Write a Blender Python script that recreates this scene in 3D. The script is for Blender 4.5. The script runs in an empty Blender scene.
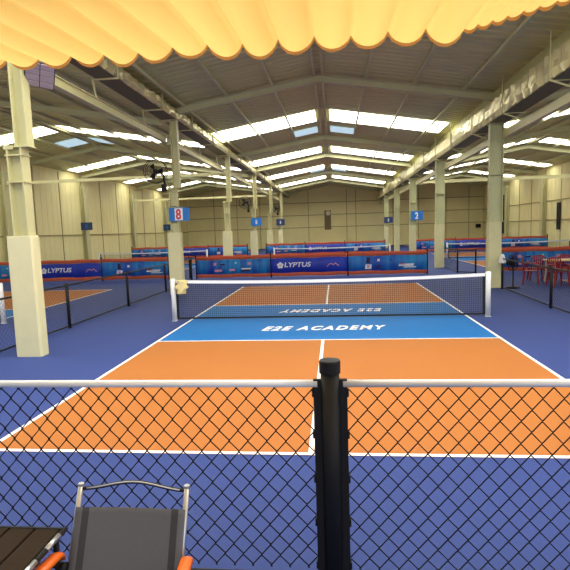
import bpy, math, random
from mathutils import Vector, Matrix
random.seed(7)
C = bpy.context.scene.collection
ORD = ['first', 'second', 'third', 'fourth', 'fifth', 'sixth', 'seventh', 'eighth']

# ------------------------------------------------------------------ helpers
def lin(r, g, b):
    f = lambda c: (c/255/12.92) if c/255 <= .04045 else ((c/255+.055)/1.055)**2.4
    return (f(r), f(g), f(b), 1)

class MB:
    def __init__(s): s.v = []; s.f = []; s.m = []; s.cur = 0; s.sm = False; s.s = []
    def add(s, vs, fs):
        o = len(s.v); s.v += [tuple(v) for v in vs]
        for f in fs:
            s.f.append(tuple(i+o for i in f)); s.m.append(s.cur); s.s.append(s.sm)
    def box(s, x0, x1, y0, y1, z0, z1):
        s.add([(x0,y0,z0),(x1,y0,z0),(x1,y1,z0),(x0,y1,z0),(x0,y0,z1),(x1,y0,z1),(x1,y1,z1),(x0,y1,z1)],
              [(3,2,1,0),(4,5,6,7),(0,1,5,4),(1,2,6,5),(2,3,7,6),(3,0,4,7)])
    def bbox(s, x0, x1, y0, y1, z0, z1, b=.01):            # box with all edges chamfered
        vs = []; idx = {}
        X = (x0, x1); Y = (y0, y1); Z = (z0, z1)
        for i in (0,1):
            for j in (0,1):
                for k in (0,1):
                    sx, sy, sz = (1-2*i)*b, (1-2*j)*b, (1-2*k)*b
                    idx[i,j,k,0] = len(vs); vs.append((X[i], Y[j]+sy, Z[k]+sz))
                    idx[i,j,k,1] = len(vs); vs.append((X[i]+sx, Y[j], Z[k]+sz))
                    idx[i,j,k,2] = len(vs); vs.append((X[i]+sx, Y[j]+sy, Z[k]))
        fs = []
        for i in (0,1):
            q = [idx[i,0,0,0], idx[i,1,0,0], idx[i,1,1,0], idx[i,0,1,0]]; fs.append(q if i else q[::-1])
            q = [idx[0,i,0,1], idx[0,i,1,1], idx[1,i,1,1], idx[1,i,0,1]]; fs.append(q if i else q[::-1])
            q = [idx[0,0,i,2], idx[1,0,i,2], idx[1,1,i,2], idx[0,1,i,2]]; fs.append(q if i else q[::-1])
        for i in (0,1):
            for j in (0,1):
                fl = (i+j) % 2
                q = [idx[i,j,0,0], idx[i,j,0,1], idx[i,j,1,1], idx[i,j,1,0]]; fs.append(q if not fl else q[::-1])
                q = [idx[i,0,j,0], idx[i,1,j,0], idx[i,1,j,2], idx[i,0,j,2]]; fs.append(q if not fl else q[::-1])
                q = [idx[0,i,j,1], idx[0,i,j,2], idx[1,i,j,2], idx[1,i,j,1]]; fs.append(q if not fl else q[::-1])
                for k in (0,1):
                    q = [idx[i,j,k,0], idx[i,j,k,1], idx[i,j,k,2]]; fs.append(q)
        s.add(vs, fs)
    def tube(s, pts, r, n=8, cap=True):
        pts = [Vector(p) for p in pts]; N = len(pts)
        rs = r if isinstance(r, (list, tuple)) else [r]*N
        up = Vector((0,0,1)); vs = []
        t0 = (pts[1]-pts[0]).normalized()
        if abs(t0.dot(up)) > .95: up = Vector((0,1,0))
        a = t0.cross(up).normalized()
        for i, p in enumerate(pts):
            t = (pts[min(i+1,N-1)]-pts[max(i-1,0)]).normalized()
            a = (a - t*a.dot(t)).normalized(); b = t.cross(a)
            for k in range(n):
                w = 2*math.pi*k/n
                vs.append(p + (a*math.cos(w)+b*math.sin(w))*rs[i])
        fs = [(i*n+k, i*n+(k+1)%n, (i+1)*n+(k+1)%n, (i+1)*n+k) for i in range(N-1) for k in range(n)]
        if cap: fs += [tuple(range(n))[::-1], tuple((N-1)*n+k for k in range(n))]
        s.add(vs, fs)
    def bar(s, p, q, w, h=None):                           # square-section bar between two points
        h = h or w; p = Vector(p); q = Vector(q); t = (q-p).normalized()
        up = Vector((0,0,1)) if abs(t.z) < .95 else Vector((0,1,0))
        a = t.cross(up).normalized()*w/2; b = a.cross(t).normalized()*h/2
        s.add([p-a-b,p+a-b,p+a+b,p-a+b,q-a-b,q+a-b,q+a+b,q-a+b],
              [(0,1,2,3),(7,6,5,4),(0,4,5,1),(1,5,6,2),(2,6,7,3),(3,7,4,0)])
    def lathe(s, prof, cx=0, cy=0, cz=0, n=24, axis='z'):  # prof: (radius, height)
        vs = []
        for r, h in prof:
            for k in range(n):
                w = 2*math.pi*k/n; a, b = r*math.cos(w), r*math.sin(w)
                vs.append((cx+a, cy+b, cz+h) if axis == 'z' else (cx+a, cy+h, cz+b))
        N = len(prof)
        fs = [(i*n+k, i*n+(k+1)%n, (i+1)*n+(k+1)%n, (i+1)*n+k) for i in range(N-1) for k in range(n)]
        fs += [tuple(range(n))[::-1], tuple((N-1)*n+k for k in range(n))]
        s.add(vs, fs)
    def prism(s, poly, y0, y1):                            # x-z polygon extruded in y
        n = len(poly)
        s.add([(x,y0,z) for x,z in poly]+[(x,y1,z) for x,z in poly],
              [tuple(range(n)), tuple(range(2*n-1,n-1,-1))]+[(i,i+n,(i+1)%n+n,(i+1)%n) for i in range(n)])
    def build(s, name, mats, parent=None, loc=None):
        me = bpy.data.meshes.new(name); me.from_pydata(s.v, [], s.f)
        for m in (mats if isinstance(mats, (list, tuple)) else [mats]): me.materials.append(m)
        me.polygons.foreach_set('material_index', s.m); me.polygons.foreach_set('use_smooth', s.s)
        me.update()
        o = bpy.data.objects.new(name, me); C.objects.link(o)
        if parent: o.parent = parent
        if loc: o.location = loc
        return o

def tag(o, label=None, cat=None, group=None, kind=None):
    if label: o['label'] = label
    if cat: o['category'] = cat
    if group: o['group'] = group
    if kind: o['kind'] = kind
    return o
def thing(name, loc, label, cat, group=None, rz=0):
    o = bpy.data.objects.new(name, None); o.empty_display_size = .2; C.objects.link(o)
    o.location = loc; o.rotation_euler = (0,0,rz)
    return tag(o, label, cat, group)
def copy_tree(o, parent=None):
    c = o.copy(); C.objects.link(c)
    if parent: c.parent = parent
    for ch in list(o.children): copy_tree(ch, c)
    return c

def mat(name, col, rough=.6, metal=0, noise=0, scale=4, bump=0, bscale=30, emit=None, spec=None, stretch=None):
    m = bpy.data.materials.new(name); m.use_nodes = True
    nt = m.node_tree; b = nt.nodes['Principled BSDF']
    b.inputs['Base Color'].default_value = col; b.inputs['Roughness'].default_value = rough
    b.inputs['Metallic'].default_value = metal
    if name == 'black_plastic': spec = .25
    if spec is not None: b.inputs['Specular IOR Level'].default_value = spec
    if noise or bump:
        tc = nt.nodes.new('ShaderNodeTexCoord'); mp = nt.nodes.new('ShaderNodeMapping')
        if stretch: mp.inputs['Scale'].default_value = stretch
        nt.links.new(tc.outputs['Object'], mp.inputs['Vector'])
    if noise:
        n = nt.nodes.new('ShaderNodeTexNoise'); n.inputs['Scale'].default_value = scale; n.inputs['Detail'].default_value = 6
        nt.links.new(mp.outputs[0], n.inputs['Vector'])
        mx = nt.nodes.new('ShaderNodeMix'); mx.data_type = 'RGBA'
        mx.inputs[6].default_value = tuple(max(0,c*(1-noise)) for c in col[:3])+(1,)
        mx.inputs[7].default_value = tuple(min(1,c*(1+noise)) for c in col[:3])+(1,)
        nt.links.new(n.outputs['Fac'], mx.inputs[0]); nt.links.new(mx.outputs[2], b.inputs['Base Color'])
    if bump:
        n2 = nt.nodes.new('ShaderNodeTexNoise'); n2.inputs['Scale'].default_value = bscale; n2.inputs['Detail'].default_value = 3
        nt.links.new(mp.outputs[0], n2.inputs['Vector'])
        bp = nt.nodes.new('ShaderNodeBump'); bp.inputs['Strength'].default_value = bump; bp.inputs['Distance'].default_value = .02
        nt.links.new(n2.outputs['Fac'], bp.inputs['Height']); nt.links.new(bp.outputs[0], b.inputs['Normal'])
    if emit:
        b.inputs['Emission Color'].default_value = emit[0]; b.inputs['Emission Strength'].default_value = emit[1]
    return m

M = {}
M['floor'] = mat('floor_blue', lin(50,68,130), .65, noise=.07, scale=1.2, bump=.03, bscale=60, spec=.25)
M['orange'] = mat('court_orange', lin(176,108,48), .65, noise=.05, scale=.8, spec=.25)
M['kitchen'] = mat('court_blue', lin(18,108,180), .62, noise=.05, scale=1.5, spec=.25)
M['line'] = mat('line_white', lin(246,244,240), .6, noise=.02, spec=.25)
M['wall'] = mat('wall_cream', lin(234,225,166), .6, noise=.12, scale=.7)
M['seam'] = mat('seam_dark', lin(160,148,104), .7, noise=.1)
M['concrete'] = mat('painted_concrete', lin(226,220,174), .7, noise=.07, scale=5, bump=.15, bscale=40)
M['steel'] = mat('painted_steel', lin(204,200,150), .45, noise=.1, scale=3)
M['steel_green'] = mat('greenish_steel', lin(186,188,142), .5, noise=.1, scale=3)
M['concrete_green'] = mat('greenish_concrete', lin(206,202,156), .7, noise=.12, scale=5, bump=.15, bscale=40)
M['shade_sheet'] = mat('underside_shade', lin(96,92,76), .6, noise=.1)  # brown-grey that stands in for shade beneath the gutters
M['steel_dark'] = mat('grey_green_steel', lin(200,200,158), .5, noise=.12, scale=2)
M['roof'] = mat('roof_foil', lin(198,197,142), .45, .2, noise=.14, scale=1.1, bump=.35, bscale=7, stretch=(.35,2,1))
M['foil'] = mat('silver_foil', lin(222,214,170), .3, .55, noise=.12, scale=3, bump=.5, bscale=9)
M['sky'] = mat('skylight_sheet', lin(240,238,225), .5, emit=((1,.965,.87,1), 13.5))
M['vent'] = mat('ridge_light_sheet', lin(190,215,230), .5, emit=((.55,.78,.92,1), 1.3))
M['black'] = mat('black_plastic', lin(26,27,29), .5, noise=.1, scale=12)
M['wire'] = mat('black_wire', lin(12,12,14), .7, spec=.2)
M['net'] = mat('black_cord', lin(20,20,22), .8)
M['pipe'] = mat('pale_zinc_pipe', lin(240,244,250), .35, .1, noise=.08, scale=6)
M['white'] = mat('white_paint', lin(240,240,236), .45, noise=.03)
M['tape'] = mat('white_tape', lin(238,238,238), .7, noise=.03)
M['silver'] = mat('brushed_silver', lin(190,194,200), .32, .8, noise=.06, scale=8)
M['sling'] = mat('grey_sling', lin(98,102,112), .85, noise=.06, scale=40)
M['sling_dark'] = mat('dark_sling_edge', lin(62,65,72), .85, noise=.12, scale=160)
M['orangep'] = mat('orange_plastic', lin(240,110,25), .4, noise=.05)
M['wood'] = mat('dark_wood', lin(44,33,21), .75, spec=.15, noise=.35, scale=9, bump=.15, bscale=30, stretch=(1,12,12))
M['orangetrim'] = mat('orange_red_cloth', lin(205,92,62), .75, noise=.14, scale=5, bump=.3, bscale=6)
M['red'] = mat('red_plastic', lin(140,16,30), .35, noise=.05)
M['tan'] = mat('tan_table', lin(205,178,120), .5, noise=.06)
M['cloth'] = mat('cream_cloth', lin(226,208,146), .9, noise=.1, scale=9)
M['mauve'] = mat('mauve_panel', lin(170,158,168), .4, .2, noise=.08, scale=12)
M['signblue'] = mat('sign_blue', lin(26,118,204), .4, noise=.05)
M['signnavy'] = mat('sign_navy', lin(34,60,104), .4, noise=.1)
M['signwhite'] = mat('sign_white', lin(238,240,245), .5)
M['signred'] = mat('sign_red', lin(205,70,80), .5)
M['pink'] = mat('logo_pink', lin(222,150,175), .6)
M['logodark'] = mat('logo_dark', lin(40,26,70), .6)
M['browndoor'] = mat('brown_panel', lin(120,104,66), .6, noise=.1)
M['dark'] = mat('dark_opening', lin(28,26,24), .9)
M['disc'] = mat('pale_disc', lin(226,214,190), .5)

def banner_mat(name, c1, c2, stripes):
    m = bpy.data.materials.new(name); m.use_nodes = True; nt = m.node_tree; b = nt.nodes['Principled BSDF']
    b.inputs['Roughness'].default_value = .55
    tc = nt.nodes.new('ShaderNodeTexCoord'); mp = nt.nodes.new('ShaderNodeMapping')
    mp.inputs['Rotation'].default_value = (0, math.radians(-38), 0)
    nt.links.new(tc.outputs['Object'], mp.inputs['Vector'])
    w = nt.nodes.new('ShaderNodeTexNoise'); w.noise_dimensions = '3D'
    w.inputs['Scale'].default_value = stripes; w.inputs['Detail'].default_value = 2
    mp.inputs['Scale'].default_value = (1, .05, .12)
    nt.links.new(mp.outputs[0], w.inputs['Vector'])
    cr = nt.nodes.new('ShaderNodeValToRGB'); cr.color_ramp.elements[0].position = .38; cr.color_ramp.elements[1].position = .62
    cr.color_ramp.elements[0].color = c1; cr.color_ramp.elements[1].color = c2
    nt.links.new(w.outputs['Fac'], cr.inputs[0]); nt.links.new(cr.outputs[0], b.inputs['Base Color'])
    return m
M['ban_a'] = banner_mat('banner_cyan_stripes', lin(24,64,170), lin(30,140,205), 3.2)
M['ban_b'] = banner_mat('banner_royal_blue', lin(30,48,168), lin(34,66,190), 1.6)
M['ban_c'] = banner_mat('banner_sky_blue', lin(26,78,184), lin(36,146,212), 1.8)

# canopy cloth: daylight from above glows through it
mc = bpy.data.materials.new('yellow_canvas'); mc.use_nodes = True; nt = mc.node_tree
pb = nt.nodes['Principled BSDF']; pb.inputs['Base Color'].default_value = lin(250,200,112); pb.inputs['Roughness'].default_value = .8
tr = nt.nodes.new('ShaderNodeBsdfTranslucent'); tr.inputs['Color'].default_value = lin(255,214,124)
mx = nt.nodes.new('ShaderNodeMixShader'); mx.inputs[0].default_value = .66
nt.links.new(pb.outputs[0], mx.inputs[1]); nt.links.new(tr.outputs[0], mx.inputs[2])
nt.links.new(mx.outputs[0], nt.nodes['Material Output'].inputs['Surface'])
M['canvas'] = mc
M['hem'] = mat('tan_hem', lin(222,168,92), .85, noise=.06)

def text_mesh(txt, size, width=None, shear=0, offset=0, depth=.002, space=1):
    cu = bpy.data.curves.new('lettering', 'FONT'); cu.body = txt; cu.size = size; cu.shear = shear
    cu.offset = offset; cu.space_character = space; cu.extrude = depth; cu.align_x = 'CENTER'; cu.align_y = 'CENTER'
    o = bpy.data.objects.new('lettering', cu); C.objects.link(o)
    dg = bpy.context.evaluated_depsgraph_get(); dg.update()
    me = bpy.data.meshes.new_from_object(o.evaluated_get(dg)); bpy.data.objects.remove(o)
    xs = [v.co.x for v in me.vertices]; ys = [v.co.y for v in me.vertices]
    cx, cy = (max(xs)+min(xs))/2, (max(ys)+min(ys))/2
    sx = (width/(max(xs)-min(xs))) if width else 1; sy = size/(max(ys)-min(ys))
    for v in me.vertices: v.co.x = (v.co.x-cx)*sx; v.co.y = (v.co.y-cy)*sy
    return me
def text_obj(name, me, m, parent, loc, rot):
    me.materials.clear(); me.materials.append(m)
    o = bpy.data.objects.new(name, me); C.objects.link(o); o.parent = parent; o.location = loc; o.rotation_euler = rot
    return o

# ------------------------------------------------------------------ building shell
YF, YB = -7.5, 45.0
XL, XR = -16.3, 16.1
RID = -.15
def z_nave(x): return 6.72-.165*abs(x-RID)
def z_left(x): return 6.78-.165*abs(x+11.8)
def z_right(x): return 6.66-.165*abs(x-11.8)

b = MB(); b.box(XL-.3, XR+.3, -16, YB+.3, -.2, 0)
floor = tag(b.build('floor', M['floor']), kind='structure')
b = MB()
b.v = []; prof = [(XL-.15,-.2),(XL-.15,z_left(XL)),(-11.8,z_left(-11.8)),(-5.0,z_left(-5)),(-5.0,z_nave(-5)),(RID,z_nave(RID)),(5.1,z_nave(5.1)),(5.1,z_right(5.1)),(11.8,z_right(11.8)),(XR+.15,z_right(XR)),(XR+.15,-.2)]
n = len(prof); b.prism(prof, YB, YB+.25)
b.cur = 1                                               # cladding seams and ribs
for x in [XL+.6+i*.55 for i in range(59)]:
    top = (z_left if x < -5 else z_nave if x < 5.1 else z_right)(x)-.12
    b.cur = 0; b.box(x-.05, x+.05, YB-.015, YB, 0, top)
b.cur = 1
for x in (-13.2,-10.6,-8.0,-5.9,-2.6,1.6,2.6,6.6,9.3,12.2,14.6): b.box(x-.03, x+.03, YB-.05, YB, 0, (z_left if x < -5 else z_nave if x < 5.1 else z_right)(x)-.15)
for z in (2.2,3.55,4.9): b.box(XL, XR, YB-.06, YB-.01, z-.035, z+.035)
tag(b.build('wall_back', [M['wall'], M['seam']]), kind='structure')
def side_wall(name, x, s, zt):
    b = MB(); b.box(min(x,x+s*.25), max(x,x+s*.25), YF, YB, -.2, zt)
    y = YF+.3
    while y < YB-.3:
        b.box(min(x,x-s*.012), max(x,x-s*.012), y-.05, y+.05, 0, zt-.1); y += .55
    b.cur = 1
    for z in ((2.1,) if s < 0 else (2.1,3.5)): b.box(min(x,x-s*.06), max(x,x-s*.06), YF, YB, z-.035, z+.035)
    for y in [YF+1.9+k*2.667 for k in range(19)]: b.box(min(x,x-s*.03), max(x,x-s*.03), y-.03, y+.03, 0, zt-.1)
    return tag(b.build(name, [M['wall'], M['seam']]), kind='structure')
side_wall('wall_left', XL, -1, z_left(XL)); side_wall('wall_right', XR, 1, z_right(XR))

b = MB()
def sheet(xa, xb, zf, y0=YF, y1=YB-.0, pitch=.3):
    ys = []; y = y0
    while y < y1:
        ys += [(y,0),(y+pitch*.62,0),(y+pitch*.7,.03),(y+pitch*.92,.03)]; y += pitch
    ys = [(min(p,y1),h) for p,h in ys]
    vs = []
    for t in (0,.5,1):
        x = xa+(xb-xa)*t
        for y, h in ys: vs.append((x, y, zf(x)+h))
    N = len(ys)
    b.add(vs, [(r*N+i, r*N+i+1, (r+1)*N+i+1, (r+1)*N+i) for r in range(2) for i in range(N-1)])
sheet(RID, -5.0, z_nave); sheet(5.1, RID, z_nave); sheet(-11.8, XL-.1, z_left); sheet(-5.0, -11.8, z_left)
sheet(11.8, 5.1, z_right); sheet(XR+.1, 11.8, z_right)
b.box(-5.02,-4.98, YF, YB, 5.70, 5.93); b.box(5.08,5.12, YF, YB, 5.40, 5.88)    # flashing in the two roof valleys
tag(b.build('ceiling', M['roof']), kind='structure')

# ------------------------------------------------------------------ courts painted on the floor
def court(cx, cy, lettering):
    b = MB()
    q = lambda x0,x1,y0,y1,z: b.add([(x0,y0,z),(x1,y0,z),(x1,y1,z),(x0,y1,z)], [(0,1,2,3)])
    b.cur = 0; q(cx-3.05,cx+3.05,cy-6.7,cy-2.13,.003); q(cx-3.05,cx+3.05,cy+2.13,cy+6.7,.003)
    b.cur = 1; q(cx-3.05,cx+3.05,cy-2.13,cy+2.13,.003)
    b.cur = 2; w = .05
    for x in (-3.05+w/2, 3.05-w/2): q(cx+x-w/2,cx+x+w/2,cy-6.7,cy+6.7,.006)
    for y in (-6.7+w/2,-2.13,2.13,6.7-w/2): q(cx-3.05,cx+3.05,cy+y-w/2,cy+y+w/2,.0062)
    q(cx-w/2,cx+w/2,cy-6.7,cy-2.13,.0058); q(cx-w/2,cx+w/2,cy+2.13,cy+6.7,.0058)
    o = b.build('court_paint', [M['orange'], M['kitchen'], M['line']], floor)
    if lettering:
        me = text_mesh('E2E ACADEMY', .42, 2.46, .35, .016, .0008, 1.3)
        text_obj('court_lettering', me, M['line'], floor, (0,-1.06,.006), (0,0,0))
        text_obj('court_lettering', me.copy(), M['line'], floor, (.1,1.08,.006), (0,0,math.pi))
court(0,0,True)
for cx, cy in ((-10.95,0),(10.8,0),(0,19),(-10.95,19),(10.1,19),(0,37),(-10.95,37),(10.6,37)): court(cx,cy,False)

# ------------------------------------------------------------------ columns
def col_meshes(big):
    base = MB(); w = .225 if big else .205; c = .03; dp = .115
    poly = [(-w+c,-dp),(w-c,-dp),(w,-dp+c),(w,dp-c),(w-c,dp),(-w+c,dp),(-w,dp-c),(-w,-dp+c)]
    n = 8
    lv = [(0,1),(.02,1.02),(1.98,1),(2.0,.97)]
    vs = [(x*s,y*s,z) for z,s in lv for x,y in poly]
    base.add(vs, [(i*n+k,i*n+(k+1)%n,(i+1)*n+(k+1)%n,(i+1)*n+k) for i in range(3) for k in range(n)]+[tuple(range(3*n,4*n)), tuple(range(n))[::-1]])
    def hsec(b, x0, x1, z0, z1, d=.105, t=.025):
        b.box(x0,x0+t,-d,d,z0,z1); b.box(x1-t,x1,-d,d,z0,z1); b.box(x0+t,x1-t,-.012,.012,z0,z1)
    lo = MB(); hsec(lo,*((-.09,.165) if big else (-.17,.225)),2.0,3.4)
    up = MB(); hsec(up,*((.055,.275) if big else (-.165,.23)),3.4,4.9,.095)
    pl = MB()
    if not big:
        pl.box(-.19,.25,-.11,.11,3.39,3.41); pl.box(-.19,.25,-.11,.11,2.0,2.02); return base, lo, up, pl
    pl.box(-.12,.19,-.11,.11,3.27,3.29); pl.box(-.12,.19,-.11,.11,2.85,2.87); pl.box(-.13,.03,-.11,.11,3.37,3.43); pl.box(.03,.3,-.11,.11,3.4,3.42)
    return base, lo, up, pl
SRC = {}
def column(x, y, ztop, label):
    big = x < 0; src = SRC.setdefault(big, [None]); cm = col_meshes(big); ms = M['steel' if big else 'steel_green']; mb = M['concrete' if big else 'concrete_green']
    if src[0] is None:
        t = thing('building_column', (x,y,0), label, 'column', 'steel columns on concrete bases')
        cm[0].build('concrete_base', mb, t); cm[1].build('steel_shaft', ms, t)
        cm[2].build('upper_shaft', ms, t); cm[3].build('stiffener_plate', ms, t)
        src[0] = t
    else:
        t = copy_tree(src[0]); t.location = (x,y,0); t['label'] = label
    return t
CL = [-3,5,13,21,29,37]
lab = ['big cream column on white concrete base, nearest at left by the black fence',
 'cream column in left row carrying the blue sign with a red figure and a black wall fan',
 'cream column rising behind left end of the main blue banner fence, no sign on it',
 'cream column in left row with small bright blue sign and black fan above it',
 'cream column standing between the two farthest blue signs of the left row',
 'farthest left cream column, dark fan hung at its top near the back wall']
for y, l in zip(CL, lab):
    column(-4.84 if y == -3 else -4.9, -3.07 if y == -3 else y, 5, l)
lab = ['wide greenish cream column at right, just behind white net post',
 'second cream column of the right row, between the two right blue banners',
 'cream column in right row with bright blue numbered sign',
 'slim cream column between the two blue signs of the right row',
 'farthest right cream column with small dark blue sign']
for y, l in zip(CL[1:], lab): column(5.06, y, 5, l)

# column heads under the gutters (belong to the left row only: its gutter hangs higher)
# wall columns
def wall_col(x, y, s, label):
    t = thing('wall_column', (x,y,0), label, 'column', 'columns along the side walls')
    b = MB(); b.box(-.14,-.11,-.22,.22,0,5.3); b.box(.11,.14,-.22,.22,0,5.3); b.box(-.11,.11,-.012,.012,0,5.3)
    b.build('steel_shaft', M['steel'], t); p = MB(); p.box(-.14,.14,-.3,.3,0,.3); p.build('base_block', M['concrete'], t)
for i, y in enumerate((13,21,29,37)):
    wall_col(XL+.2, y, 1, ['wall column at far left edge of the photo, behind the big cream column',
      'wall column on the left wall wearing the larger navy sign','slender wall column midway between the two navy signs on left wall',
      'wall column on the left wall wearing the smaller navy sign'][i])
for i, y in enumerate((21,29,37)):
    wall_col(XR-.2, y, -1, ['wall column nearest on the right wall, above the red chairs','dark-seamed wall column on right wall left of the narrow slit openings',
      'wall column on right wall beside the tall black doorway'][i])

# ------------------------------------------------------------------ roof steel
bays = [('middle', RID, -5.0, 5.1, z_nave), ('left', -11.8, XL, -5.0, z_left), ('right', 11.8, 5.1, XR, z_right)]
frames = [5,14.8,21,30.3,37]
for bn, rx, xa, xb, zf in bays:
    for k, y in enumerate(frames):
        b = MB()
        x0, x1 = xa+.12, xb-.12
        for dz in (0,):
            pass
        zt = lambda x: zf(x)-.115
        def beam(b, xs, h, d, off):
            for p, q in zip(xs[:-1], xs[1:]):
                za, zb = zt(p)-off, zt(q)-off
                b.add([(p,y-d,za-h),(q,y-d,zb-h),(q,y+d,zb-h),(p,y+d,za-h),(p,y-d,za),(q,y-d,zb),(q,y+d,zb),(p,y+d,za)],
                      [(3,2,1,0),(4,5,6,7),(0,1,5,4),(1,2,6,5),(2,3,7,6),(3,0,4,7)])
        xs = [x0, rx, x1]
        beam(b, xs, .02, .08, 0); beam(b, xs, .16, .012, .015); beam(b, xs, .02, .08, .17)
        o = b.build('roof_rafter', M['steel_dark'])
        tag(o, 'pale green steel rafter under the %s roof, %s from the camera' % (bn, ORD[k]), 'roof beam', 'gable rafters')
    offs = [-5.75,-4.3,-2.85,-1.42,-.13,.13,1.42,2.85,4.3,5.75]
    for k, dx in enumerate(offs):
        x = rx+dx
        if bn == 'middle' and dx == -4.3: x += .05
        if not (xa+.3 < x < xb-.3): continue
        b = MB(); z = zf(x)
        b.box(x-.035,x+.035,YF+.05,YB-.1,z-.105,z-.02)
        o = b.build('roof_purlin', M['steel_dark'])
        side = 'left' if dx < 0 else 'right'; kk = [4,3,2,1,0,0,1,2,3,4][k]
        tag(o, 'long thin roof purlin under the %s roof, %s %s of its ridge' % (bn, ORD[kk], side), 'roof purlin', 'lengthwise purlins')
    for k, y in enumerate((10.7,19.6,27.8,35.2,-3.1,-5.6)):  # last two rows are unseen, added to brighten the near court
        for s in (-1,1):
            lim = (xb-rx if s > 0 else rx-xa)-.35
            b = MB(); w = 1.0 if bn == 'middle' else .62; d0, d1 = .3, lim
            xq = [rx+s*d0, rx+s*d1]
            zz = [zf(x)-.012 for x in xq]
            vs = []
            for x, z in zip(xq, zz):
                vs += [(x,y-w,z-.008),(x,y+w,z-.008),(x,y-w,z),(x,y+w,z)]
            b.add(vs, [(0,1,5,4),(2,6,7,3),(0,4,6,2),(1,3,7,5),(0,2,3,1),(4,5,7,6)])
            o = b.build('roof_skylight', M['sky'])
            tag(o, 'white skylight strip in %s roof, %s of ridge, %s' % (bn, 'left' if s < 0 else 'right', ['first row past the canopy','second row past the canopy','third row past the canopy','farthest row','unseen row added over near court','unseen row added closest to canopy'][k]), 'skylight', 'white skylight strips')
    if bn != 'right':
        for k, y in enumerate((13.5, 29.3)):
            for s in (-1,1):
                b = MB(); xq = [rx+s*.3, rx+s*1.4]; vs = []
                for x in xq:
                    z = zf(x)-.02; vs += [(x,y-.65,z-.012),(x,y+.65,z-.012),(x,y-.65,z),(x,y+.65,z)]
                b.add(vs, [(0,1,5,4),(2,6,7,3),(0,4,6,2),(1,3,7,5),(0,2,3,1),(4,5,7,6)])
                o = b.build('ridge_skylight', M['vent'])
                tag(o, 'small bluish skylight beside the %s roof ridge, %s side, %s row' % (bn, 'left' if s < 0 else 'right', 'nearer' if k == 0 else 'farther'), 'skylight', 'bluish ridge skylights')
# tie beams across the side halls
for nm, x0, x1, y, z in (('left',XL+.35,-5.12,13,4.72),('left',XL+.35,-5.12,29,4.75),('right',5.4,XR-.35,13,3.95),('right',5.4,XR-.35,21,4.6)):
    b = MB(); b.box(x0,x1,y-.05,y+.05,z-.07,z+.07)
    tag(b.build('tie_beam', M['steel']), 'straight pale tie beam crossing the %s hall %s' % (nm, 'nearer the camera' if y == 13 else 'farther from the camera'), 'beam', 'tie beams')
# valley gutters wrapped in foil, with their hangers
def gutter(x0, x1, z0, z1, label, side):
    t = thing('valley_gutter', ((x0+x1)/2, 18.7, z0), label, 'gutter', None)
    b = MB(); cx = (x0+x1)/2; a0 = (x1-x0)/2; y = YF; ring = []; vs = []; rr = random.Random(side)
    while y < YB-.2:
        for f in (0,.06,.3):
            bul = (.0 if f == 0 else -.012 if f == .06 else .014)
            j = lambda: rr.uniform(-.018,.018)
            a, c = (x1-x0)/2+bul, (z1-z0)/2+bul; zc = (z0+z1)/2
            pts = [(-a,c),(-a,.3*c),(-a,-.4*c),(-a+.05,-c),(-.2*a,-c),(.5*a,-c),(a-.05,-c),(a,-.4*c),(a,.3*c),(a,c)]
            for px, pz in pts: vs.append((px+j()*.7, y+f-18.7+j(), zc+pz+j()-z0))
        y += .42
    N = 10; R = len(vs)//N
    b.add(vs, [(i*N+k,(i+1)*N+k,(i+1)*N+(k+1)%N,i*N+(k+1)%N) for i in range(R-1) for k in range(N)])
    b.build('foil_wrap', M['foil'], t)
    b = MB(); b.box(-a0+.05,a0-.05,YF-18.7,YB-.3-18.7,-.035,-.022); b.build('gutter_shade', M['shade_sheet'], t)  # dark sheet paints the unlit underside of the gutter
    inn = x1+.02 if side < 0 else x0-.02; out = x0-.02 if side < 0 else x1+.02
    zl = 4.9 if side < 0 else 4.55
    roof = z_nave(inn)-.03
    for y in [.5+3*i for i in range(-2,15)]:
        if min(abs(y-f) for f in CL+[-11]) < .25: continue
        h = MB(); yy = y-18.7; ox = lambda x: x-cx; hw = .035 if side < 0 else .022
        h.bar((ox(inn),yy,-.06),(ox(inn),yy,roof-z0),hw)
        h.bar((ox(inn),yy,-.055),(ox(out),yy,-.055),hw)
        if side < 0: h.bar((ox(out),yy,-.04),(ox(out)+.08,yy,zl-z0+.09),.035)
        else: h.bar((ox(inn),yy,-.04),(ox(out)+.05,yy,zl-z0+.09),.035)
        h.build('hanger', M['steel'], t)
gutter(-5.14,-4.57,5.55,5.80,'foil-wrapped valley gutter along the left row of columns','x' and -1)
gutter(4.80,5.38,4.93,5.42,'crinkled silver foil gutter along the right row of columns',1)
# lengthwise beams between column heads
for nm, x, z, ys in (('left',-4.98,4.9,[-7.4]+CL+[44.9]), ('right',5.3,4.55,[-7.4,-3]+CL[1:]+[44.9])):
    for k, (a, c) in enumerate(zip(ys[:-1], ys[1:])):
        b = MB(); b.box(x-.07,x+.07,a+.16,c-.16,z-.1,z-.08); b.box(x-.07,x+.07,a+.16,c-.16,z+.08,z+.1); b.box(x-.07,x+.03,a+.16,c-.16,z-.08,z+.08)
        tag(b.build('eave_beam', M['steel']), 'long cream beam joining heads of the %s columns, %s span from the camera' % (nm, ORD[k]), 'beam', 'beams joining column heads')
# short posts carrying each gutter above its column
# (part of the columns)
for o in [o for o in C.objects if o.name.startswith('building_column')]:
    left = o.location.x < 0
    b = MB()
    if left: b.box(.055,.08,-.095,.095,4.9,5.5); b.box(.25,.275,-.095,.095,4.9,5.5); b.box(.08,.25,-.012,.012,4.9,5.5)
    b.box(-.28,.28,-.16,.16,5.5 if left else 4.9-.02,5.53 if left else 4.9)
    b.build('column_head', M['steel' if left else 'steel_green'], o)

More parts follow.
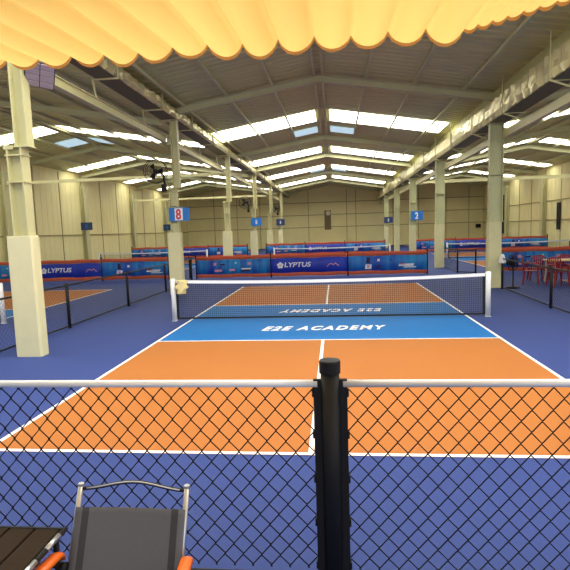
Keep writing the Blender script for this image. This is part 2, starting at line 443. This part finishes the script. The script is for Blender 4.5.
# ------------------------------------------------------------------ near chain link fence
FY = -8.25
def chainlink(b, x0, x1, z0, z1, W, H, r, n=5, seg=1):
    nw = int(round((x1-x0)/(W/2))); w = (x1-x0)/nw; rows = int((z1-z0)/(H/2))+1
    for i in range(nw):
        pts = []
        for k in range(rows+1):
            z = z1-k*H/2
            if z < z0: break
            right = (i+k) % 2
            x = x0+(i+right)*w
            yo = r*1.1*(1 if right else -1)
            if seg > 1:
                sg = 1 if right else -1; pts += [(x-sg*.10*w, yo*.5, z+H*.062), (x+sg*.035*w, yo, z+H*.022), (x+sg*.035*w, yo, z-H*.022), (x-sg*.10*w, yo*.5, z-H*.062)]
            else: pts.append((x, yo, z))
        b.tube(pts, r, n)
t = thing('chain_link_fence', (.205,FY,0), 'nearest black chain link fence with thick round post and white top rail', 'fence')
p = MB(); p.sm = True
p.lathe([(.05,0),(.05,1.215)], n=28)
post = p.build('post', M['black'], t)
p = MB(); p.lathe([(.05,1.19),(.0565,1.19),(.0565,1.195),(.0565,1.25),(.053,1.258),(.030,1.262),(.001,1.263)], n=32); p.build('post_cap', M['black'], post)
for s in (-1,1):
    p = MB(); p.sm = True
    p.tube([(s*.068,0,1.13),(s*2.6,0,1.13)], .0205, 14); p.build('top_rail', M['pipe'], t)
    p = MB(); p.bbox(*(sorted((s*.047,s*.09))),-.012,.012,.0,1.155,.003)
    for z in (.1,.35,.6,.85,1.08): p.box(*(sorted((s*.09,s*.098))),-.014,.014,z-.02,z+.02)
    p.build('tension_bar', M['black'], t)
    p = MB(); p.sm = True; a, c = sorted((s*.09, s*2.6)); chainlink(p, a, c, .03, 1.108, .1055, .1205, .0034, 6, 3); p.build('wire_mesh', M['wire'], t)
    p = MB(); p.sm = True; p.tube([(s*.068,0,.03),(s*2.6,0,.03)], .015, 8); p.build('bottom_rail', M['black'], t)
    p = MB(); p.sm = True; p.lathe([(.05,0),(.05,1.2),(.056,1.2),(.056,1.25),(.001,1.26)], cx=s*2.65, n=24); p.build('post', M['black'], t)

# side fences: dark posts, thin rails, fine wire
def low_fence(pts, h, label, group, rails=True):
    t = thing('low_fence', (pts[0][0],pts[0][1],0), label, 'fence', group)
    ox, oy = pts[0]
    for x, y in pts:
        p = MB(); p.sm = True; p.lathe([(.035,0),(.035,h+.02),(.001,h+.03)], n=10); p.build('post', M['black'], t, (x-ox,y-oy,0))
    for (xa,ya),(xb,yb) in zip(pts[:-1],pts[1:]):
        L = math.hypot(xb-xa,yb-ya); ang = math.atan2(yb-ya,xb-xa)
        p = MB(); p.tube([(.03,0,h-.02),(L-.03,0,h-.02)], .02, 8); o = p.build('top_rail', M['black'], t, (xa-ox,ya-oy,0)); o.rotation_euler = (0,0,ang)
        p = MB(); p.tube([(.03,0,.05),(L-.03,0,.05)], .018, 8); o = p.build('bottom_rail', M['black'], t, (xa-ox,ya-oy,0)); o.rotation_euler = (0,0,ang)
        p = MB(); chainlink(p, .04, L-.04, .06, h-.03, .1, .1, .0017, 4); o = p.build('wire_mesh', M['wire'], t, (xa-ox,ya-oy,0)); o.rotation_euler = (0,0,ang)
    return t
low_fence([(-5.5,-6.95),(-5.5,-3.82),(-5.5,-.69),(-5.5,2.44),(-5.5,5.57),(-5.5,8.7),(-5.95,10.0)], .95, 'low black wire fence running along the left side of the middle court', None)
low_fence([(5.1,-7.3),(5.1,-3.2),(5.1,.95),(5.2,4.6)], .93, 'low black wire fence along the right of the court, in front of red chairs', None)
low_fence([(5.3,14.0),(5.2,10.1),(5.78,9.6)], .95, 'short dark wire fence with corner behind the right end of main banner', None)

# ------------------------------------------------------------------ banner fences
LY = text_mesh('LYPTUS', .2, 1.12, .18, .004, .001)
def banner_fence(x0, x1, y, label, full=True, h=.97):
    t = thing('banner_fence', (x0,y,0), label, 'banner fence', 'blue sponsor banners around the courts')
    n = max(2, int(round((x1-x0)/3.22))); w = (x1-x0)/n
    for i in range(n+1):
        p = MB(); p.sm = True; p.lathe([(.04,0),(.04,h+.06),(.001,h+.07)], n=10); p.build('post', M['black'], t, (i*w,.06,0))
    order = ['ban_a','ban_b','ban_c'] if n >= 3 else ['ban_b','ban_c']
    if n == 4: order = ['ban_c']+order
    for i in range(n):
        N = 14
        def cloth(z0, z1, m, nm, amp, yo):
            p = MB(); p.sm = True; vs = []
            for k in range(N+1):
                for zz in (z0, (z0+z1)/2, z1):
                    e = amp*math.sin(k*1.7+i)*.6+amp*.4*math.sin(k*.7+zz*9)
                    dz = 0 if zz == (z0+z1)/2 else .012*math.sin(k*.9+i*2+zz*3)
                    vs.append((.02+(w-.04)*k/N, yo+e, zz+dz))
            m0 = 3
            p.add(vs, [(k*3+r,(k+1)*3+r,(k+1)*3+r+1,k*3+r+1) for k in range(N) for r in (0,1)])
            o = p.build(nm, m, t, (i*w,0,0))
            so = o.modifiers.new('thickness','SOLIDIFY'); so.thickness = .004
            return o
        ban = cloth(.19,.80,M[order[i]],'banner_panel',.006,0)
        cloth(.045,.185,M['orangetrim'],'lower_trim',.008,.002); cloth(.805,.96,M['orangetrim'],'upper_trim',.008,.002)
        k = order[i]
        lg = MB(); yl = -.014; LM = [M['signwhite'],M['pink'],M['signred'],M['logodark'],M['kitchen']]
        def blob(x, z, rx, rz, mi):
            q = MB(); q.add([(x-rx,yl-.001*(mi%2),z-rz),(x+rx,yl-.001*(mi%2),z-rz),(x+rx*1.15,yl-.001*(mi%2),z+rz),(x-rx*.85,yl-.001*(mi%2),z+rz)], [(0,1,2,3)])
            q.build('logo', LM[mi], ban)
        if k == 'ban_b':
            lg.cur = 0                                    # five-petal flower mark
            for q in range(5):
                an = math.pi/2+q*2*math.pi/5; cx, cz = .40+.085*math.cos(an), .5+.085*math.sin(an)
                lg.add([(cx+.06*math.cos(j*math.pi/4),yl-.001*q,cz+.06*math.sin(j*math.pi/4)) for j in range(8)], [tuple(range(8))])
            lg.cur = 1; lg.add([(.40+.03*math.cos(j*math.pi/4),yl-.008,.5+.03*math.sin(j*math.pi/4)) for j in range(8)], [tuple(range(8))])
            text_obj('banner_lettering', LY.copy() if False else LY, M['signwhite'], ban, (1.13,-.016,.52), (math.pi/2,0,0))
            lg.build('flower_mark', [M['signwhite'],M['pink']], ban); lg = MB()
            pts = [(2.35,.40),(2.43,.5),(2.55,.53),(2.62,.47),(2.70,.55),(2.80,.46),(2.85,.44)]
            for (xa,za),(xb,zb) in zip(pts[:-1],pts[1:]): lg.add([(xa,yl,za-.02),(xb,yl,zb-.02),(xb,yl,zb+.02),(xa,yl,za+.02)], [(0,1,2,3)])
        elif k == 'ban_a':
            blob(.95,.34,.16,.05,1); blob(1.55,.36,.12,.045,1); blob(2.15,.40,.2,.03,0); blob(2.12,.33,.2,.035,3)
            blob(1.15,.60,.1,.035,3); blob(1.12,.62,.05,.02,0); blob(.82,.62,.06,.06,1); blob(2.3,.62,.07,.05,1); blob(1.72,.66,.03,.03,0)
        else:
            blob(.83,.36,.13,.09,0); blob(.83,.36,.05,.05,1); blob(.83,.62,.07,.12,3); blob(1.25,.62,.05,.05,0); blob(1.25,.34,.07,.07,3)
            blob(2.35,.40,.30,.05,0); blob(2.2,.44,.1,.03,2); blob(2.5,.31,.25,.02,0); blob(1.75,.62,.06,.05,4)
        if k == 'ban_b': lg.build('squiggle_mark', M['pink'], ban)
banner_fence(-5.67,3.98,10.0,'main blue banner fence behind the middle court, flower logo and white lettering')
banner_fence(-16.1,-6.95,10.2,'long blue banner fence behind the left court, partly hidden by the big column')
banner_fence(6.75,16.0,10.0,'blue banner fence at right, behind the red plastic chairs')
banner_fence(-5.1,4.05,28.0,'far blue banner fence seen above the main banner, behind the second middle net')
banner_fence(-16.0,-6.6,28.0,'far blue banner fence in the left hall, behind the second left net')
banner_fence(6.0,15.9,28.0,'far blue banner fence in the right hall, with white net tape before it')

# ------------------------------------------------------------------ court nets
def court_net(cx, cy, label, src=[None], pl=-3.38, pr=3.44):
    if src[0]:
        t = copy_tree(src[0]); t.location = (cx,cy,0); t['label'] = label; return t
    t = thing('court_net', (cx,cy,0), label, 'net', 'pickleball nets')
    for x in (pl, pr):
        p = MB(); p.sm = True; p.lathe([(.055,0),(.055,.94),(.04,.955),(.001,.96)], n=20)
        p.sm = False; p.box(-.058,.058,-.058,.058,0,.004); p.build('net_post', M['white'], t, (x,0,0))
    za = lambda x: .855+.055*(abs(x)/3.38)**2
    L, Rr = pl+.07, pr-.07
    p = MB(); n = 150
    for i in range(n+1):
        x = L+(Rr-L)*i/n; p.bar((x,0,.06),(x,0,za(x)-.05),.0046)
    for k in range(19):
        f = k/18; N = 12
        for j in range(N):
            xa, xb = L+(Rr-L)*j/N, L+(Rr-L)*(j+1)/N
            p.bar((xa,.003,.06+f*(za(xa)-.1)),(xb,.003,.06+f*(za(xb)-.1)),.0046)
    p.build('net_mesh', M['net'], t)
    def strip(zo, hh, m, nm, d):
        p = MB(); N = 16
        for j in range(N):
            xa, xb = L+(Rr-L)*j/N, L+(Rr-L)*(j+1)/N
            za_, zb_ = (za(xa)+zo, za(xb)+zo) if nm == 'top_tape' else (zo, zo)
            p.add([(xa,-d,za_-hh),(xb,-d,zb_-hh),(xb,d,zb_-hh),(xa,d,za_-hh),(xa,-d,za_),(xb,-d,zb_),(xb,d,zb_),(xa,d,za_)],
                  [(3,2,1,0),(4,5,6,7),(0,1,5,4),(2,3,7,6)]+([(3,0,4,7)] if j == 0 else [])+([(1,2,6,5)] if j == N-1 else []))
        p.build(nm, m, t)
    strip(.012,.065,M['tape'],'top_tape',.011); strip(.075,.035,M['net'],'bottom_band',.006)
    for x in (L, Rr):
        p = MB(); p.box(x-.035,x+.035,-.008,.008,.05,za(x)-.04); p.build('side_band', M['net'], t)
    for x, s in ((L,-1),(Rr,1)):
        p = MB(); p.bar((x,0,za(x)-.02),(x+s*.05,0,.9),.014); p.build('tie_cord', M['net'], t)
    src[0] = t; return t
court_net(0,0,'black court net with white top tape across the nearest blue and orange court')
court_net(-10.95,0,'court net at left edge of photo, its white post beside the big column')
court_net(0,19,'second middle court net, white tape seen just above the main banner')
court_net(-10.95,19,'distant left court net, white tape before the far left banner')
court_net(10.1,19,'distant right court net, white post between the two right columns')

# cloth hung on the left end of the near net
b = MB(); b.sm = True; N, K = 16, 10; vs = []; rr = random.Random(3)
for k in range(K+1):
    f = k/K; z = .93-.31*f; wd = .075+.04*math.sin(f*3.0)+.022*math.sin(f*14)
    for i in range(N):
        a = 2*math.pi*i/N; rd = 1+.3*math.sin(a*3+f*7)+.2*math.sin(a*5-f*9)+rr.uniform(-.14,.14)
        vs.append((-3.17+.02*math.sin(f*4)+wd*rd*math.cos(a), -.085+.036*rd*math.sin(a), z))
b.add(vs, [(k*N+i,(k+1)*N+i,(k+1)*N+(i+1)%N,k*N+(i+1)%N) for k in range(K) for i in range(N)]+[tuple(range(N)), tuple(K*N+i for i in range(N))[::-1]])
tag(b.build('hanging_cloth', M['cloth']), 'crumpled cream cloth hung on left end of the nearest net', 'cloth')

# ------------------------------------------------------------------ canopy
b = MB(); b.sm = True
t = thing('pleated_canopy', (0,-8.15,2.87), 'yellow pleated fabric canopy overhead with scalloped front edge', 'awning')
cusps = [-2.26+.1864*i for i in range(18)]             # up to the right-hand corner near x=.93
xs = [c for c in cusps if c < 1.0]; xs += [xs[-1]+.055*(i+1) for i in range(26)]
cols = []
for i, (xa, xb) in enumerate(zip(xs[:-1], xs[1:])):
    n = 10 if xb-xa > .1 else 4
    for j in range(n):
        f = j/n; sag = (4*f*(1-f))**.7*(.068 if xb-xa > .1 else .02)
        cols.append((xa+(xb-xa)*f, sag))
cols.append((xs[-1], 0))
cor = [c for c in cusps if c < 1.0][-1]
def front(x): return -8.15 if x < cor else -8.15-(x-cor)*.8
Ny = 14; vs = []
def zc(x, y, sag): return 2.93-.012*min(0,x+.3)+.078*(y+8.15)-sag*(1+.12*math.sin(x*7+y*1.3)) + .006*math.sin(y*3+x*11)
for x, sag in cols:
    y0 = front(x)
    for k in range(Ny+1):
        y = y0+(-11.9-y0)*k/Ny
        z = zc(x, y, sag)
        vs.append((x, y+8.15, z-2.87))
b.add(vs, [(i*(Ny+1)+k,(i+1)*(Ny+1)+k,(i+1)*(Ny+1)+k+1,i*(Ny+1)+k+1) for i in range(len(cols)-1) for k in range(Ny)])
b.build('canopy_fabric', M['canvas'], t)
b = MB(); vs = []
for x, sag in cols:
    y = front(x)+8.15+.003; z = zc(x, front(x), sag)-2.87
    vs += [(x,y,z+.006),(x,y+.003,z-.014)]
b.add(vs, [(i*2,i*2+1,i*2+3,i*2+2) for i in range(len(cols)-1)])
o = b.build('canopy_hem', M['hem'], t); so = o.modifiers.new('thickness','SOLIDIFY'); so.thickness = .003
b = MB(); b.sm = True
for y in (-.9,-2.6): b.tube([(-2.3,y,.085+y*.078),(1.6,y,.085+y*.078)], .018, 10)
b.build('canopy_rod', M['silver'], t)

# ------------------------------------------------------------------ patio chair (faces the camera) and slat table
t = thing('sling_chair', (-.71,-9.0,0), 'grey sling armchair with silver tubes and orange armrests, back against the near fence', 'chair')
X0, Y0 = -.71, -9.0
def loc(x,y,z): return (x-X0, y-Y0, z)
XA, XB = -.965, -.455
zt, zs = .785, .40; yt, ys_ = -8.72, -8.90
def back_pt(x, z, dy=0):
    f = (z-zs)/(zt-zs); return loc(x, ys_+(yt-ys_)*f+dy, z)
for x in (XA, XB):
    p = MB(); p.sm = True; p.tube([back_pt(x,zt+.005), back_pt(x,.6), back_pt(x,zs), loc(x,-8.78,.2), loc(x,-8.62,.0)], .0125, 12)
    ch = p.build('back_upright', M['silver'], t)
    p = MB(); p.sm = True; c = back_pt(x,zt+.004); p.sm = False; p.lathe([(.001,-.03),(.0145,-.03),(.0145,.006),(.012,.009),(.001,.0095)], *c, n=14); p.build('end_cap', M['silver'], ch)
p = MB(); p.sm = True; pts = []
for i in range(17):
    f = i/16; x = XA+(XB-XA)*f; pts.append(back_pt(x, zt-.012+.030*math.sin(f*math.pi)**2*1.0, .004))
p.tube(pts, .0085, 10); p.build('top_bar', M['black'], t)
p = MB(); p.sm = True; pts = [ (q[0], q[1]-.007, q[2]+.004) for q in pts]; p.tube(pts[1:-1], .0035, 6); p.build('bar_highlight', M['silver'], t)  # thin silver line put in as the highlight along the black bar
p = MB(); p.sm = True; Nx, Nz = 16, 14; vs = []
for k in range(Nz+1):
    z = .708-(.708-.415)*k/Nz
    for i in range(Nx+1):
        f = i/Nx; x = XA-.004+(XB-XA+.008)*f; q = back_pt(x, z, .018*math.sin(math.pi*f)*(.4+.6*k/Nz)-.014*(1-abs(2*f-1)**8*0))
        vs.append(q)
p.v = [tuple(q) for q in vs]
for k in range(Nz):
    for i in range(Nx):
        p.cur = 1 if i in (1,14) else 0
        p.f.append((k*(Nx+1)+i,(k+1)*(Nx+1)+i,(k+1)*(Nx+1)+i+1,k*(Nx+1)+i+1)); p.m.append(p.cur); p.s.append(True)
o = p.build('back_sling', [M['sling'],M['sling_dark']], t); so = o.modifiers.new('thickness','SOLIDIFY'); so.thickness = .003
p = MB(); p.sm = True; vs = []
for k in range(9):
    y = -8.905-(.42)*k/8
    for i in range(9):
        f = i/8; vs.append(loc(XA+(XB-XA)*f, y, .41+.02*k/8-.02*math.sin(math.pi*f)))
p.add(vs, [(k*9+i,(k+1)*9+i,(k+1)*9+i+1,k*9+i+1) for k in range(8) for i in range(8)])
o = p.build('seat_sling', M['sling'], t); so = o.modifiers.new('thickness','SOLIDIFY'); so.thickness = .003
for x, s in ((XA,-1),(XB,1)):
    p = MB(); p.sm = True; p.tube([loc(x,-8.9,.41),loc(x,-9.33,.43),loc(x,-9.36,.42)], .0125, 10); p.build('seat_rail', M['silver'], t)
    p = MB(); p.sm = True; p.tube([loc(x+s*.03,-8.86,.50),loc(x+s*.03,-9.1,.2),loc(x+s*.03,-9.32,0)], .0125, 10); p.build('leg', M['silver'], t)
    p = MB(); p.sm = True; p.tube([loc(x+s*.03,-8.72,.0),loc(x+s*.03,-9.0,.22),loc(x+s*.03,-9.2,.44),loc(x+s*.03,-9.24,.555)], .0125, 10); p.build('leg', M['silver'], t)
    p = MB(); p.sm = True
    pr = [(-8.862,.520,.018),(-8.875,.545,.026),(-8.90,.556,.028),(-9.0,.558,.03),(-9.15,.56,.032),(-9.25,.562,.03),(-9.29,.552,.022)]
    vs = []
    for y, z, w in pr:
        for dx, dz in ((-w,-.008),(-w*.8,.009),(0,.014),(w*.8,.009),(w,-.008),(0,-.014)): 
            sp = (-8.862-y)*.09*s
            vs.append(loc(x+s*.036+sp+dx, y, z+dz))
    p.add(vs, [(i*6+k,(i+1)*6+k,(i+1)*6+(k+1)%6,i*6+(k+1)%6) for i in range(len(pr)-1) for k in range(6)]+[(0,1,2,3,4,5),tuple((len(pr)-1)*6+k for k in range(6))[::-1]])
    p.build('armrest', M['orangep'], t)
    p = MB(); p.sm = True; p.lathe([(.001,-.014),(.022,-.014),(.022,.014),(.001,.014)], 0,0,0, n=14, axis='y'); o = p.build('hinge_knob', M['black'], t, loc(x+s*.016,-8.885,.49)); o.rotation_euler = (0,0,math.pi/2)

t = thing('slat_table', (-1.38,-9.15,0), 'dark wooden slat table with black metal edge at lower left corner', 'table')
for i in range(5):
    p = MB(); x1 = .345-i*.125; p.bbox(x1-.115, x1, -.33, .345, .60, .62, .004); p.build('slat', M['wood'], t)
p = MB()
p.bbox(-.33,.36,.345,.36,.585,.621,.003); p.bbox(-.33,.36,-.36,-.33,.585,.621,.003); p.bbox(-.345,-.33,-.36,.36,.585,.621,.003)
p.build('table_frame', M['black'], t)
p = MB(); p.sm = True; p.tube([(.362,-.36,.612),(.362,.362,.612)], .0125, 10); p.build('edge_tube', M['black'], t)
for y in (-.2,.02,.2):
    p = MB(); p.sm = True; p.tube([(.366,y,.618),(.366,y+.1,.618)], .0118, 10); p.build('edge_sleeve', M['silver'], t)
for sx in (-.3,.33):
    for sy in (-.33,.33):
        p = MB(); p.sm = True; p.tube([(sx,sy,0),(sx,sy,.6)], .014, 8); p.build('leg', M['black'], t)

# ------------------------------------------------------------------ fans on columns
def fan_head(b_cage, r, cy0, cy1):
    b_cage.sm = True
    for rad, y in ((r,cy0),(r,cy1),(r*.66,cy0-.03),(r*.33,cy0-.05)):
        b_cage.tube([(rad*math.cos(a*math.pi/12),y,rad*math.sin(a*math.pi/12)) for a in range(25)], .011 if rad == r else .006, 5, False)
    for k in range(20):
        a = k*math.pi/10
        b_cage.tube([(.07*math.cos(a),cy0-.055,.07*math.sin(a)),(r*.66*math.cos(a),cy0-.03,r*.66*math.sin(a)),(r*math.cos(a),cy0,r*math.sin(a)),(r*math.cos(a),cy1,r*math.sin(a)),(.08*math.cos(a),cy1+.03,.08*math.sin(a))], .0035, 4)
def fan_blades(b, r):
    for k in range(3):
        a0 = k*2*math.pi/3; vs = []
        for rad in (.05, r*.5, r*.9):
            for da in (-.38, 0, .38):
                d = da*(1 if rad > .06 else .6); vs.append((rad*math.cos(a0+d), .03*da/.38, rad*math.sin(a0+d)))
        b.add(vs, [(i*3+j,i*3+j+1,(i+1)*3+j+1,(i+1)*3+j) for i in (0,1) for j in (0,1)])
    b.lathe([(.07,-.04),(.075,0),(.07,.05),(.06,.18),(.02,.2)], n=14, axis='y')
FAN = [None]
def wall_fan(x, y, z, label, rz):
    if FAN[0]: t = copy_tree(FAN[0]); t.location = (x,y,z); t.rotation_euler = (0,0,rz); t['label'] = label; return
    t = thing('wall_fan', (x,y,z), label, 'fan', 'black fans on the left columns', rz)
    r = .37; b = MB(); fan_head(b, r, -.06, .08); b.build('cage', M['black'], t)
    b = MB(); fan_blades(b, r*.72); o = b.build('blades', M['black'], t); so = o.modifiers.new('t','SOLIDIFY'); so.thickness = .006
    b = MB(); b.bar((0,.17,0),(.2,.14,-.1),.05); b.bar((.2,.14,-.1),(.24,.14,-.42),.06); b.box(.13,.26,.08,.24,-.62,-.40); b.build('bracket', M['black'], t); FAN[0] = t
wall_fan(-5.32,4.72,3.93,'black cage fan on the left column above the blue sign with red figure',0)
wall_fan(-5.36,20.72,3.80,'dark cage fan on the left column above the small bright blue sign',0)
wall_fan(-5.2,36.62,4.05,'dark fan at the top of the farthest left column',.5)

# pedestal fan by the right fence
t = thing('pedestal_fan', (5.56,4.75,0), 'black pedestal fan standing behind the right fence near red chairs', 'fan')
b = MB(); b.sm = True; b.lathe([(.2,0),(.2,.03),(.03,.05),(.02,.06),(.02,.66)], n=18); b.build('stand', M['black'], t)
hd = MB(); fan_head(hd, .24, -.05, .07); o = hd.build('cage', M['black'], t, (0,0,.76)); o.rotation_euler = (0,0,.9)
hd = MB(); fan_blades(hd, .24); o = hd.build('blades', M['black'], t, (0,0,.76)); o.rotation_euler = (0,0,.9); so = o.modifiers.new('t','SOLIDIFY'); so.thickness = .006
# white towel on fence post
b = MB(); b.sm = True; vs = []; N, K = 12, 7
for k in range(K+1):
    f = k/K; z = 1.04-.26*f; r = .03+.075*f**.6
    for i in range(N): a = 2*math.pi*i/N; vs.append((5.2+r*(1+.2*math.sin(3*a))*math.cos(a), 4.6+r*(1+.2*math.sin(3*a+1))*math.sin(a), z))
b.add(vs, [(k*N+i,(k+1)*N+i,(k+1)*N+(i+1)%N,k*N+(i+1)%N) for k in range(K) for i in range(N)]+[tuple(range(N))])
o = tag(b.build('white_towel', M['tape']), 'white towel draped on top of the right fence post by the wide column', 'towel')
so = o.modifiers.new('t','SOLIDIFY'); so.thickness = .006

# ------------------------------------------------------------------ red plastic chairs and table
RC = [None]
def red_chair(x, y, rz, label):
    if RC[0]:
        t = copy_tree(RC[0]); t.location = (x,y,0); t.rotation_euler = (0,0,rz); t['label'] = label; return
    t = thing('plastic_chair', (x,y,0), label, 'chair', 'red plastic chairs at the right', rz)
    b = MB(); b.sm = True; vs = []
    for k in range(7):
        for i in range(7):
            u, v = i/6-.5, k/6-.5; vs.append((u*.44, v*.42, .43-.02*(1-4*u*u)*(1-4*v*v)+.01*(v < -.4)))
    b.add(vs, [(k*7+i,k*7+i+1,(k+1)*7+i+1,(k+1)*7+i) for k in range(6) for i in range(6)])
    o = b.build('seat', M['red'], t); so = o.modifiers.new('t','SOLIDIFY'); so.thickness = .012
    for sx in (-1,1):
        for sy in (-1,1):
            b = MB(); b.tube([(sx*.19,sy*.18,.43),(sx*.235,sy*.23,0)], [.034,.026], 8); b.build('leg', M['red'], t)
        b = MB(); b.sm = True; b.tube([(sx*.24,-.2,.43),(sx*.26,-.2,.62),(sx*.26,-.17,.645),(sx*.26,.1,.65),(sx*.23,.2,.63)], .02, 8); b.build('armrest', M['red'], t)
        
    b = MB(); b.sm = True
    b.tube([(-.2,.2,.43),(-.22,.235,.64),(-.2,.26,.79),(-.12,.275,.845),(0,.28,.86),(.12,.275,.845),(.2,.26,.79),(.22,.235,.64),(.2,.2,.43)], .02, 8)
    for i in range(5):
        xx = -.13+.065*i; b.tube([(xx,.205,.44),(xx,.25,.66),(xx*.95,.275,.845)], .022, 6)
    b.build('backrest', M['red'], t); RC[0] = t
red_chair(6.45,5.75,1.2,'leftmost red plastic armchair, nearest the pedestal fan')
red_chair(7.0,5.1,.1,'second red plastic armchair from the left, in front of the tan table')
red_chair(7.68,5.0,-.15,'red plastic armchair at right edge, in front of the tan table')
red_chair(7.0,6.75,3.0,'red plastic armchair behind the tan table, back towards the blue banner')
red_chair(7.75,6.8,3.3,'rear red plastic armchair at far right behind the tan table')
t = thing('plastic_table', (7.75,5.9,0), 'tan topped table among the red plastic chairs', 'table')
b = MB(); b.bbox(-.75,.75,-.4,.4,.71,.745,.01); b.build('tabletop', M['tan'], t)
for sx in (-.65,.65):
    for sy in (-.32,.32):
        b = MB(); b.tube([(sx,sy,.71),(sx*1.05,sy*1.05,0)], .025, 8); b.build('leg', M['steel'], t)

# ------------------------------------------------------------------ signs on columns
def sign(x, y, z, w, h, label, m, glyph=None, gm=None, face='y', size=None):
    t = thing('court_sign', (x,y,z), label, 'sign', 'blue court signs on the columns', 0 if face == 'y' else math.pi/2*face)
    b = MB(); b.bbox(-w/2,w/2,-.012,.012,-h/2,h/2,.003); b.build('board', m, t)
    b = MB(); b.box(-.05,.05,.012,.03,-.05,.05); b.build('bracket', M['black'], t)
    if glyph: text_obj('numeral', text_mesh(glyph, size or h*.7, None, 0, .012, .002), gm, t, (.0 if face != 'y' else -.02,-.014,0), (math.pi/2,0,0))
    else:
        b = MB()
        for k in (-1,0,1): b.box(-.05-.02*(k==0),.05+.02*(k==0),-.016,-.012,k*h*.18-h*.07,k*h*.18+h*.05)
        b.build('emblem', gm, t)
    return t
s = sign(-4.66,4.81,2.57,.66,.42,'blue sign with a red and white figure on the left column',M['signblue'])if False else None
t = sign(-4.66,4.81,2.57,.66,.42,'blue sign with a red and white numeral on the left column below the nearest fan',M['signblue'],'8',M['signred'],size=.34)
b = MB(); b.box(-.14,.12,-.0135,-.0121,-.19,.19); b.build('numeral_panel', M['signwhite'], t)
sign(-4.68,20.81,2.55,.68,.5,'small bright blue sign with white mark on the fourth left column',M['signblue'],None,M['signwhite'])
sign(-4.85,36.81,2.75,.8,.6,'smaller dark blue sign on the farthest left column',M['signnavy'],None,M['signwhite'])
sign(5.3,20.81,2.6,.72,.56,'bright blue sign with white numeral on the right column',M['signblue'],'2',M['signwhite'],size=.4)
sign(5.25,36.81,2.62,.8,.56,'small dark blue sign on the farthest right column',M['signnavy'],None,M['signwhite'])
sign(XL+.38,20.75,2.65,.8,.5,'navy sign on the left wall column, nearer of the two',M['signnavy'],None,M['signblue'])
sign(XL+.38,36.75,2.62,.9,.6,'navy sign on the left wall column, farther of the two',M['signnavy'],None,M['signblue'])

# ------------------------------------------------------------------ back wall and right wall details
b = MB(); b.box(-.83,-.13,YB-.09,YB-.062,1.9,4.0)
t = tag(b.build('wall_panel', M['browndoor']), 'dark brown tall panel on the back wall below the pale disc', 'panel')
b = MB(); b.sm = True; b.lathe([(.001,-.06),(.22,-.06),(.26,-.03),(.26,.02),(.001,.02)], -.42, YB-.12, 3.7, n=24, axis='y')
tag(b.build('wall_disc', M['disc']), 'round pale disc on the back wall, over the brown panel', 'disc')
b = MB(); b.bbox(15.3,15.75,YB-.42,YB-.065,1.6,2.0,.02)
tag(b.build('wall_speaker', M['black']), 'small black box on the back wall beside the wide right column', 'speaker')
def opening(name, y0, y1, z0, z1, label):
    b = MB(); b.box(XR-.09,XR-.062,y0,y1,z0,z1); o = tag(b.build(name, M['dark']), kind='structure'); return o
opening('door_1',37.4,39.6,1.0,4.6,''); opening('window_1',26.3,26.9,1.4,3.3,'')
# lamp with a cell grid under the canopy end
t = thing('flood_lamp', (-4.36,-3.0,4.52), 'mauve grid-faced flood lamp beside the top of the big left column', 'lamp')
t.rotation_euler = (-.75,.12,.55)
b = MB(); b.bbox(-.22,.22,-.22,.22,0,.07,.01); b.build('housing', M['black'], t)
for i in range(2):
    for j in range(4):
        b = MB(); b.bbox(-.205+i*.21,-.205+i*.21+.2,-.205+j*.104,-.205+j*.104+.096,-.012,.002,.004); b.build('lens_cell', M['mauve'], t)
b = MB(); b.bar((0,0,.07),(-.2,.0,.16),.05); b.build('mount', M['black'], t)

# ------------------------------------------------------------------ light and camera
w = bpy.data.worlds.new('World'); bpy.context.scene.world = w; w.use_nodes = True
nt = w.node_tree; bg = nt.nodes['Background']            # bright overcast sky, brightest towards the veiled sun
tc = nt.nodes.new('ShaderNodeTexCoord'); dt = nt.nodes.new('ShaderNodeVectorMath'); dt.operation = 'DOT_PRODUCT'
dt.inputs[1].default_value = Vector((.72,-.25,.62)).normalized()
nt.links.new(tc.outputs['Generated'], dt.inputs[0])
mr = nt.nodes.new('ShaderNodeMapRange'); mr.inputs['From Min'].default_value = -.3; mr.inputs['From Max'].default_value = 1
mr.inputs['To Min'].default_value = .66; mr.inputs['To Max'].default_value = 3.1
nt.links.new(dt.outputs['Value'], mr.inputs['Value']); nt.links.new(mr.outputs[0], bg.inputs['Strength'])
bg.inputs[0].default_value = (.95,.97,1,1)

cam = bpy.data.cameras.new('Camera'); cam.sensor_width = 36; cam.lens = 500.36/570*36; cam.clip_end = 200; cam.clip_start = .05
co = bpy.data.objects.new('Camera', cam); C.objects.link(co)
p, y, r = .1082,.1017,-.0326
cp,sp,cy,sy,cr,sr = math.cos(p),math.sin(p),math.cos(y),math.sin(y),math.cos(r),math.sin(r)
F = Vector((-sy*cp,cy*cp,-sp)); Rt = Vector((cy,sy,0)); U = Rt.cross(F)
R1 = Rt*cr+U*sr; U1 = U*cr-Rt*sr
mw = Matrix((R1,U1,-F)).transposed().to_4x4(); mw.translation = (.2462,-10.8472,1.9452)
co.matrix_world = mw
S = bpy.context.scene; S.camera = co
S.view_settings.view_transform = 'Standard'; S.view_settings.look = 'None'; S.view_settings.exposure = -.85; S.view_settings.gamma = 1
